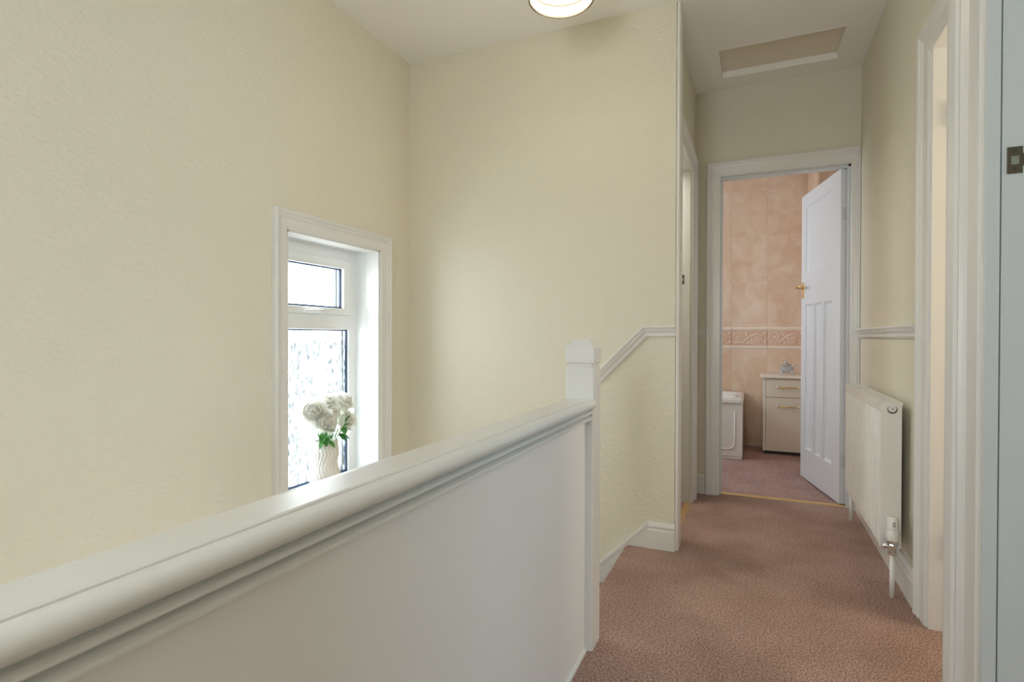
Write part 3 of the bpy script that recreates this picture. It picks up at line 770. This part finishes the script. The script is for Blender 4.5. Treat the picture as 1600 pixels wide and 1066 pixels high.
# ------------------------------------------------------------------ pendant lamp
LX, LY, LZ, LR = -0.682, 2.003, 2.277, 0.124
pend = thing('pendant_lamp', (LX, LY, ZC), 'lit cream drum pendant lamp hanging over the stairs', 'lamp')
m = MB(); m.lathe([(LR-0.002, LZ), (LR, LZ), (LR-0.001, LZ+0.17), (LR-0.003, LZ+0.17), (LR-0.004, LZ+0.003)], LX, LY, 64, cap=False); m.build('shade', SHADE, pend)
m = MB(); m.lathe([(LR-0.004, LZ-0.0015), (LR+0.0015, LZ-0.0015), (LR+0.0015, LZ+0.003), (LR-0.004, LZ+0.003)], LX, LY, 64, cap=False); m.build('bottom_trim', SHADET, pend)
m = MB(); m.lathe([(LR-0.0055, LZ+0.043), (LR-0.0055, LZ+0.0475), (LR-0.003, LZ+0.0475), (LR-0.003, LZ+0.043)], LX, LY, 64, cap=False); m.build('seam_band', SHADET, pend)
m = MB(); m.lathe([(0.001, LZ+0.060), (0.02, LZ+0.064), (0.03, LZ+0.082), (0.026, LZ+0.105), (0.014, LZ+0.125), (0.013, LZ+0.135)], LX, LY, 20, cap=False); m.build('bulb', BULB, pend)
m = MB(); m.lathe([(0.018, LZ+0.130), (0.018, LZ+0.175), (0.004, LZ+0.18)], LX, LY, 16, cap=False); m.build('lamp_holder', TRVW, pend)
m = MB(); m.tube([(LX, LY, LZ+0.178), (LX, LY, ZC-0.01)], 0.003, 8); m.build('cord', TRVW, pend)
m = MB(); m.lathe([(0.045, ZC), (0.044, ZC-0.018), (0.01, ZC-0.026), (0.001, ZC-0.026)], LX, LY, 24, cap=False); m.build('ceiling_rose', TRVW, pend)
for a in range(3):
    m = MB(); an = a*2*PI/3+0.3; m.tube([(LX+0.016*math.cos(an), LY+0.016*math.sin(an), LZ+0.150), (LX+(LR-0.003)*math.cos(an), LY+(LR-0.003)*math.sin(an), LZ+0.165)], 0.0016, 6); m.build('shade_spoke', TRVW, pend)
pl = bpy.data.lights.new('pendant_bulb_light', 'POINT'); pl.energy = 0.6; pl.color = (1.0, 0.85, 0.62); pl.shadow_soft_size = 0.03
po = bpy.data.objects.new('pendant_bulb_light', pl); COL.objects.link(po); po.location = (LX, LY, LZ+0.04)

# ------------------------------------------------------------------ radiator
RX0_, RX1_, RY0, RY1, RZ0_, RZ1_ = 0.450, 0.517, 2.520, 3.405, 0.175, 0.738
rad = thing('radiator', (0.484, 2.96, 0.0), 'white double-panel radiator on the right passage wall', 'radiator')
def fluted(x_face, x_back, name):
    """pressed steel panel with shallow vertical flutes"""
    y0, y1 = RY0+0.012, RY1-0.012
    n = 26; step = (y1-y0)/n
    pr = []
    for i in range(n):
        a = y0 + i*step
        pr += [(a, 0), (a+step*0.30, 0), (a+step*0.42, 0.004), (a+step*0.78, 0.004), (a+step*0.90, 0)]
    pr.append((y1, 0))
    sg = -1 if x_face < x_back else 1
    poly = [(x_face - sg*d, a) for a, d in pr] + [(x_back, y1), (x_back, y0)]
    mb = MB()
    vs = []; z0, z1 = RZ0_+0.004, RZ1_-0.035
    mb.prism(poly, lambda a, b, d: (a, b, d), z0, z1)
    return mb.build(name, RADW, rad)
fluted(RX0_, RX0_+0.013, 'front_panel')
mb = MB(); mb.box(RX0_-0.001, RX0_+0.012, RY0+0.004, RY1-0.004, RZ1_-0.040, RZ1_-0.010); mb.build('top_band', RADW, rad, 0.003)
mb = MB(); mb.box(RX0_+0.001, RX0_+0.012, RY0+0.004, RY1-0.004, RZ0_, RZ0_+0.02); mb.build('bottom_band', RADW, rad, 0.003)
mb = MB(); mb.box(RX1_-0.012, RX1_, RY0+0.006, RY1-0.006, RZ0_, RZ1_-0.012); mb.build('rear_panel', RADW, rad)
mb = MB()
for i in range(52):
    y = RY0+0.03+i*(RY1-RY0-0.06)/51; mb.box(RX0_+0.013, RX1_-0.013, y-0.0008, y+0.0008, RZ0_+0.04, RZ1_-0.03)
mb.build('convector_fins', DARK, rad)
for y0, y1 in ((RY0, RY0+0.006), (RY1-0.006, RY1)):
    mb = MB(); mb.box(RX0_-0.002, RX1_+0.002, y0, y1, RZ0_, RZ1_-0.006); mb.build('end_cover', RADW, rad, 0.003)
# slotted top grille
mb = MB(); g0, g1 = RY0+0.028, RY1-0.028; nb = 38; zb, zt = RZ1_-0.012, RZ1_
mb.box(RX0_-0.003, RX0_+0.015, RY0-0.001, RY1+0.001, zb, zt); mb.box(RX1_-0.014, RX1_+0.003, RY0-0.001, RY1+0.001, zb, zt)
mb.box(RX0_+0.015, RX1_-0.014, RY0-0.001, g0, zb, zt); mb.box(RX0_+0.015, RX1_-0.014, g1, RY1+0.001, zb, zt)
for q in (0.333, 0.667):
    xx = RX0_+0.015 + q*(RX1_-RX0_-0.029); mb.box(xx-0.0022, xx+0.0022, g0, g1, zt-0.004, zt)
for i in range(1, nb):
    y = g0 + (g1-g0)*i/nb; mb.box(RX0_+0.015, RX1_-0.014, y-0.0042, y+0.0042, zt-0.004, zt-0.0002)
mb.build('top_grille', RADW, rad)
mb = MB(); yv = RY0
def disc_y(mb, cx_, cz_, y0, y1, r0, r1, seg=20):
    A = [(cx_+r0*math.cos(2*PI*i/seg), y0, cz_+r0*math.sin(2*PI*i/seg)) for i in range(seg)]
    B = [(cx_+r1*math.cos(2*PI*i/seg), y1, cz_+r1*math.sin(2*PI*i/seg)) for i in range(seg)]
    mb.add(A+B, [tuple(range(seg)), tuple(range(seg, 2*seg))[::-1]] + [(i, (i+1) % seg, seg+(i+1) % seg, seg+i) for i in range(seg)])
disc_y(mb, 0.487, 0.710, RY0-0.0012, RY0+0.001, 0.0165, 0.0165); vent = mb.build('vent_recess', DARK, rad)
mb = MB(); disc_y(mb, 0.487, 0.7125, RY0-0.006, RY0-0.001, 0.012, 0.014); mb.build('vent_plug', RADW, vent)
mb = MB(); disc_y(mb, 0.487, 0.7125, RY0-0.008, RY0-0.006, 0.0035, 0.004); mb.build('vent_pin', STEEL, vent)
# thermostatic valve below the near end
TX, TY = 0.484, 2.487
mb = MB(); mb.lathe([(0.0001, 0.303), (0.014, 0.303), (0.017, 0.299), (0.018, 0.262), (0.0185, 0.258), (0.0175, 0.256), (0.0205, 0.254), (0.0205, 0.225), (0.017, 0.215)], TX, TY, 24, cap=False)
trv = mb.build('valve_head', TRVW, rad)
for i in range(3):
    mb = MB(); a = -2.05+0.0; 
    for sx in (-1, 1):
        pass
    x = TX-0.006 + 0.0; yy = TY-0.0185
    mb.box(TX-0.003, TX+0.007, yy, yy+0.002, 0.272+i*0.0065, 0.2755+i*0.0065); mb.build('scale_mark', GREYP, trv)
mb = MB(); mb.lathe([(0.012, 0.217), (0.017, 0.214), (0.017, 0.204), (0.011, 0.202), (0.0125, 0.198), (0.0125, 0.178), (0.010, 0.176), (0.015, 0.174), (0.015, 0.162), (0.008, 0.160)], TX, TY, 12, cap=True, smooth=False)
vb = mb.build('valve_body', CHROME, rad)
mb = MB(); mb.tube([(TX, TY, 0.190), (TX, TY+0.034, 0.190)], 0.009, 12); mb.tube([(TX-0.03, TY+0.004, 0.192), (TX, TY, 0.192)], [0.010, 0.008], 8); mb.build('union_nut', CHROME, vb)
for (py, px_) in ((TY, TX), (3.43, 0.480)):
    mb = MB(); mb.tube([(px_, py, -0.004), (px_, py, 0.162)], 0.0088, 14); mb.build('pipe', TRVW, rad)
mb = MB(); mb.lathe([(0.009, 0.16), (0.013, 0.162), (0.013, 0.205), (0.009, 0.208)], 0.480, 3.43, 12); mb.tube([(0.480, 3.43, 0.19), (0.480, 3.395, 0.19)], 0.008, 10); mb.build('lockshield_valve', CHROME, rad)
for y in (2.72, 3.22):
    mb = MB(); mb.box(RX1_, XR, y-0.015, y+0.015, 0.28, 0.66); mb.build('bracket', RADW, rad)

# ------------------------------------------------------------------ bathroom
GAP = 0.0032
wbk = MB().box(-1.62, XBR+0.25, YF+0.006, YF+0.12, -0.2, ZC).build('wall_bathroom_back', GROUT)
S(wbk, 'peach tiled far wall of the bathroom with a relief border', 'wall')
wbr = MB().box(XBR+0.006, 0.72, 4.566, YF+0.006, -0.2, ZC).build('wall_bathroom_right', GROUT)
S(wbr, 'peach tiled side wall of the bathroom behind the open door', 'wall')
S(MB().box(0.62, 0.72, YE+0.12, 4.566, -0.2, ZC).build('wall_bathroom_behind_door', TILEB), 'plain peach wall hidden behind the bathroom door', 'wall')
S(MB().box(-1.72, -1.62, YE+0.0, YF+0.12, -0.2, ZC).build('wall_bathroom_left', GROUT), 'plain bathroom wall above the bath end', 'wall')
TW = 0.2965
rowz = [(0.0, 0.088), (0.088, 0.487), (0.487, 0.880), (1.082, 1.490), (1.490, 1.900), (1.900, 2.318), (2.318, ZC)]
def tile_mesh(w, h):
    w -= GAP; h -= GAP; b = 0.002; t = 0.0035
    mb = MB()
    vs = [(0, 0, 0), (w, 0, 0), (w, 0, h), (0, 0, h), (b, -t, b), (w-b, -t, b), (w-b, -t, h-b), (b, -t, h-b)]
    mb.add(vs, [(4,5,6,7), (0,1,5,4), (1,2,6,5), (2,3,7,6), (3,0,4,7)])
    return mb.mesh('tile', TILE)
cols = [-0.1905 + TW*i for i in range(-2, 2)]
for (z0, z1) in rowz:
    me = tile_mesh(TW, z1-z0)
    for x in cols:
        put('tile', me, (x+GAP/2, YF+0.006, z0+GAP/2), wbk)
    mn = tile_mesh(XBR-(cols[-1]+TW)+0.004, z1-z0)
    put('tile', mn, (cols[-1]+TW+GAP/2, YF+0.006, z0+GAP/2), wbk)
    for q in range(3):                       # side wall: tiles turned through 90 degrees
        put('tile', me, (XBR+0.006, YF+0.002-TW*q, z0+GAP/2), wbr, rotz=-PI/2)
    put('tile', me, (XBR+0.010, 4.566, z0+GAP/2), wbr)
# relief border: two beaded strips and a scroll band
def border_band():
    mb = MB(); w = TW-GAP; z0, z1 = 0.0, 0.131
    b = 0.002; t = 0.006
    mb.add([(0,0,z0),(w,0,z0),(w,0,z1),(0,0,z1),(b,-t,z0+b),(w-b,-t,z0+b),(w-b,-t,z1-b),(b,-t,z1-b)], [(4,5,6,7),(0,1,5,4),(1,2,6,5),(2,3,7,6),(3,0,4,7)])
    return mb.mesh('border_tile', TILEB)
def scroll():
    mb = MB(); y = -0.007
    def P(x, z): return (x, y, z)
    def spiral(cx_, cz_, r0, r1, a0, turns, th):
        n = 26; pts = []; rs = []
        for i in range(n+1):
            t = i/n; a = a0 + turns*2*PI*t; r = r0+(r1-r0)*t
            pts.append(P(cx_+r*math.cos(a), cz_+r*math.sin(a))); rs.append(th*(0.7+0.5*t))
        mb.tube(pts, rs, 6)
    spiral(0.060, 0.074, 0.010, 0.044, 0.4, 1.45, 0.0042)
    spiral(0.196, 0.056, 0.010, 0.042, 3.5, -1.35, 0.0042)
    mb.tube([P(0.025, 0.040), P(0.055, 0.022), P(0.095, 0.030), P(0.128, 0.058), P(0.160, 0.090), P(0.205, 0.106), P(0.245, 0.092), P(0.262, 0.062)], [0.003, 0.005, 0.006, 0.006, 0.006, 0.006, 0.005, 0.003], 6)
    for (x, z, rx, rz) in ((0.060, 0.074, 0.010, 0.009), (0.196, 0.056, 0.010, 0.009), (0.128, 0.098, 0.013, 0.010), (0.118, 0.115, 0.008, 0.007), (0.142, 0.022, 0.013, 0.009), (0.168, 0.016, 0.009, 0.007), (0.272, 0.108, 0.012, 0.010), (0.280, 0.030, 0.010, 0.014), (0.016, 0.108, 0.009, 0.010), (0.262, 0.020, 0.008, 0.006), (0.108, 0.018, 0.007, 0.006), (0.030, 0.020, 0.010, 0.007)):
        mb.ball(P(x, z), rx, 0.006, rz, 10, 6)
    return mb.mesh('scroll_relief', RELIEF)
def strip(h):
    mb = MB(); w = TW-GAP
    mb.prism([(0, 0), (-0.008, 0.004), (-0.013, h*0.5), (-0.008, h-0.004), (0, h)], lambda a, b, d: (d, a, b), 0, w)
    return mb.mesh('border_strip', RELIEF)
bm_, sc_, s1, s2 = border_band(), scroll(), strip(0.030), strip(0.032)
for x in cols + [cols[-1]+TW]:
    last = x == cols[-1]+TW
    if last: continue
    bt = put('border_tile', bm_, (x+GAP/2, YF+0.006, 0.915), wbk)
    put('scroll_relief', sc_, (x+GAP/2, YF+0.006, 0.915), bt)
    put('border_strip', s1, (x+GAP/2, YF+0.006, 0.882), wbk); put('border_strip', s2, (x+GAP/2, YF+0.006, 1.049), wbk)
# bathtub with moulded front panel
BXR, BY0, BZ = -0.078, 4.785, 0.492
bath = thing('bathtub', (-0.8, 5.1, 0), 'ivory bathtub along the tiled wall with moulded front panel', 'bathtub')
mb = MB()
ox0, ox1, oy0, oy1 = -1.60, BXR, BY0-0.012, YF-0.006
def rr(x0, x1, y0, y1, r, z, n=5):
    pts = []
    for (cx_, cy_, a0) in ((x1-r, y1-r, 0), (x0+r, y1-r, 90), (x0+r, y0+r, 180), (x1-r, y0+r, 270)):
        pts += [(x, y, z) for x, y in arc(cx_, cy_, r, a0, a0+90, n)]
    return pts
rings = [rr(ox0, ox1, oy0, oy1, 0.02, BZ-0.036), rr(ox0, ox1, oy0, oy1, 0.022, BZ-0.006), rr(ox0+0.005, ox1-0.005, oy0+0.005, oy1-0.005, 0.024, BZ),
         rr(ox0+0.07, ox1-0.055, oy0+0.055, oy1-0.06, 0.10, BZ-0.001), rr(ox0+0.085, ox1-0.07, oy0+0.07, oy1-0.075, 0.10, BZ-0.02),
         rr(ox0+0.16, ox1-0.13, oy0+0.12, oy1-0.12, 0.11, BZ-0.30), rr(ox0+0.26, ox1-0.24, oy0+0.2, oy1-0.2, 0.08, BZ-0.34)]
n = len(rings[0]); vs = [p for r in rings for p in r]
fs = [(i*n+k_, i*n+(k_+1) % n, (i+1)*n+(k_+1) % n, (i+1)*n+k_) for i in range(len(rings)-1) for k_ in range(n)] + [tuple((len(rings)-1)*n+k_ for k_ in range(n))]
mb.add(vs, fs, True); mb.build('tub', ACRYL, bath)
mb = MB(); mb.box(-1.58, BXR-0.004, BY0, BY0+0.014, 0.022, BZ-0.034); fp = mb.build('front_panel', ACRYL, bath, 0.004)
mb = MB(); mb.box(BXR-0.02, BXR-0.006, BY0+0.014, YF-0.01, 0.022, BZ-0.034); mb.build('end_panel', ACRYL, bath, 0.003)
mb = MB(); mb.box(-1.58, BXR-0.008, BY0+0.006, BY0+0.016, 0.0, 0.022); mb.build('plinth', ACRYL, bath)
pts = [(-1.45, BY0-0.001, 0.40), (-1.45, BY0-0.001, 0.08), (-0.19, BY0-0.001, 0.080)] + [(-0.19+0.05*math.sin(a), BY0-0.001, 0.130-0.05*math.cos(a)) for a in (0.26, 0.52, 0.78, 1.05, 1.31, 1.57)] + [(-0.140, BY0-0.001, 0.385)]
mb = MB(); mb.tube(pts, 0.006, 8); mb.build('panel_bead', ACRYL, fp)
mb = MB(); mb.ball((-0.165, 5.05, BZ+0.006), 0.045, 0.03, 0.010); mb.build('head_rest', ACRYL, bath)
# vanity cabinet
cab = thing('bathroom_cabinet', (0.24, 5.29, 0), 'ivory bathroom cabinet with one drawer over a door', 'cabinet')
CX0, CX1, CY0, CY1 = 0.070, 0.405, 5.135, 5.435
MB().box(CX0, CX1, CY0+0.018, CY1, 0.025, 0.638).build('body', CABI, cab, 0.002)
MB().box(CX0, CX0+0.020, CY0, CY0+0.018, 0.025, 0.638).build('stile', CABW, cab, 0.002)
MB().box(CX0+0.015, CX1, CY0+0.03, CY1, 0.0, 0.025).build('plinth', DARK, cab)
MB().box(CX0-0.022, CX1, CY0-0.022, CY1, 0.640, 0.667).build('top', CABW, cab, 0.008, seg=3)
dr = MB().box(CX0+0.022, CX1-0.002, CY0, CY0+0.018, 0.482, 0.634).build('drawer', CABI, cab, 0.003)
dd = MB().box(CX0+0.022, CX1-0.002, CY0, CY0+0.018, 0.026, 0.478).build('door', CABI, cab, 0.003)
for par, z in ((dr, 0.570), (dd, 0.406)):
    m = MB(); x0, x1 = 0.176, 0.340; y = CY0-0.024
    m.tube([(x0, CY0, z), (x0+0.004, y, z), (x0+0.02, y-0.004, z-0.002), (0.258, y-0.006, z-0.004), (x1-0.02, y-0.004, z-0.002), (x1-0.004, y, z), (x1, CY0, z)], [0.007, 0.007, 0.006, 0.005, 0.006, 0.007, 0.007], 8)
    m.build('handle', BRASS, par)
    for xe in (x0+0.003, x1-0.003):
        m = MB(); m.ball((xe, y-0.003, z), 0.011, 0.010, 0.010); m.build('handle_end', CABW, par)
# ornament: tiny roll-top bath on claw feet with taps
oc = (0.256, 5.22, 0.668)
orn = thing('bath_ornament', oc, 'small silver claw-foot bath ornament on the cabinet top', 'ornament')
m = MB(); n = 24; rs_ = []
for (sx, sy, z) in ((0.030, 0.016, 0.022), (0.040, 0.022, 0.028), (0.048, 0.027, 0.045), (0.052, 0.030, 0.060), (0.056, 0.033, 0.064), (0.053, 0.031, 0.066), (0.046, 0.025, 0.056), (0.034, 0.018, 0.032)):
    rs_.append([(oc[0]+sx*math.cos(2*PI*i/n)*(1.0), oc[1]+sy*math.sin(2*PI*i/n), oc[2]+z+0.008*abs(math.cos(2*PI*i/n))**3*(z > 0.05)) for i in range(n)])
sw = sweep_piece(rs_); sw.sm = [True]*len(sw.f); sw.build('tub', SILVER, orn)
for sx in (-1, 1):
    for sy in (-1, 1):
        m = MB(); m.tube([(oc[0]+sx*0.028, oc[1]+sy*0.015, oc[2]+0.034), (oc[0]+sx*0.044, oc[1]+sy*0.022, oc[2]+0.022), (oc[0]+sx*0.040, oc[1]+sy*0.024, oc[2]+0.010), (oc[0]+sx*0.050, oc[1]+sy*0.026, oc[2]+0.004)], [0.007, 0.007, 0.004, 0.006], 8); m.build('foot', SILVER, orn)
m = MB()
m.tube([(oc[0]-0.016, oc[1], oc[2]+0.05), (oc[0]-0.016, oc[1], oc[2]+0.095), (oc[0]-0.008, oc[1], oc[2]+0.112), (oc[0]+0.004, oc[1], oc[2]+0.104)], 0.0045, 8); m.ball((oc[0]-0.016, oc[1], oc[2]+0.105), 0.008, 0.007, 0.012)
m.build('tap', SILVER, orn)
for dx, hh in ((-0.034, 0.082), (0.006, 0.092), (0.026, 0.084)):
    m = MB(); m.tube([(oc[0]+dx, oc[1], oc[2]+0.05), (oc[0]+dx, oc[1], oc[2]+hh)], 0.004, 8); m.ball((oc[0]+dx, oc[1], oc[2]+hh), 0.010, 0.008, 0.008); m.build('bottle', GASKET if dx > 0 else SILVER, orn)
m = MB(); m.tube([(oc[0]+0.045, oc[1], oc[2]+0.066), (oc[0]+0.062, oc[1], oc[2]+0.082), (oc[0]+0.078, oc[1], oc[2]+0.086)], [0.005, 0.004, 0.003], 8); m.build('brush', SILVER, orn)
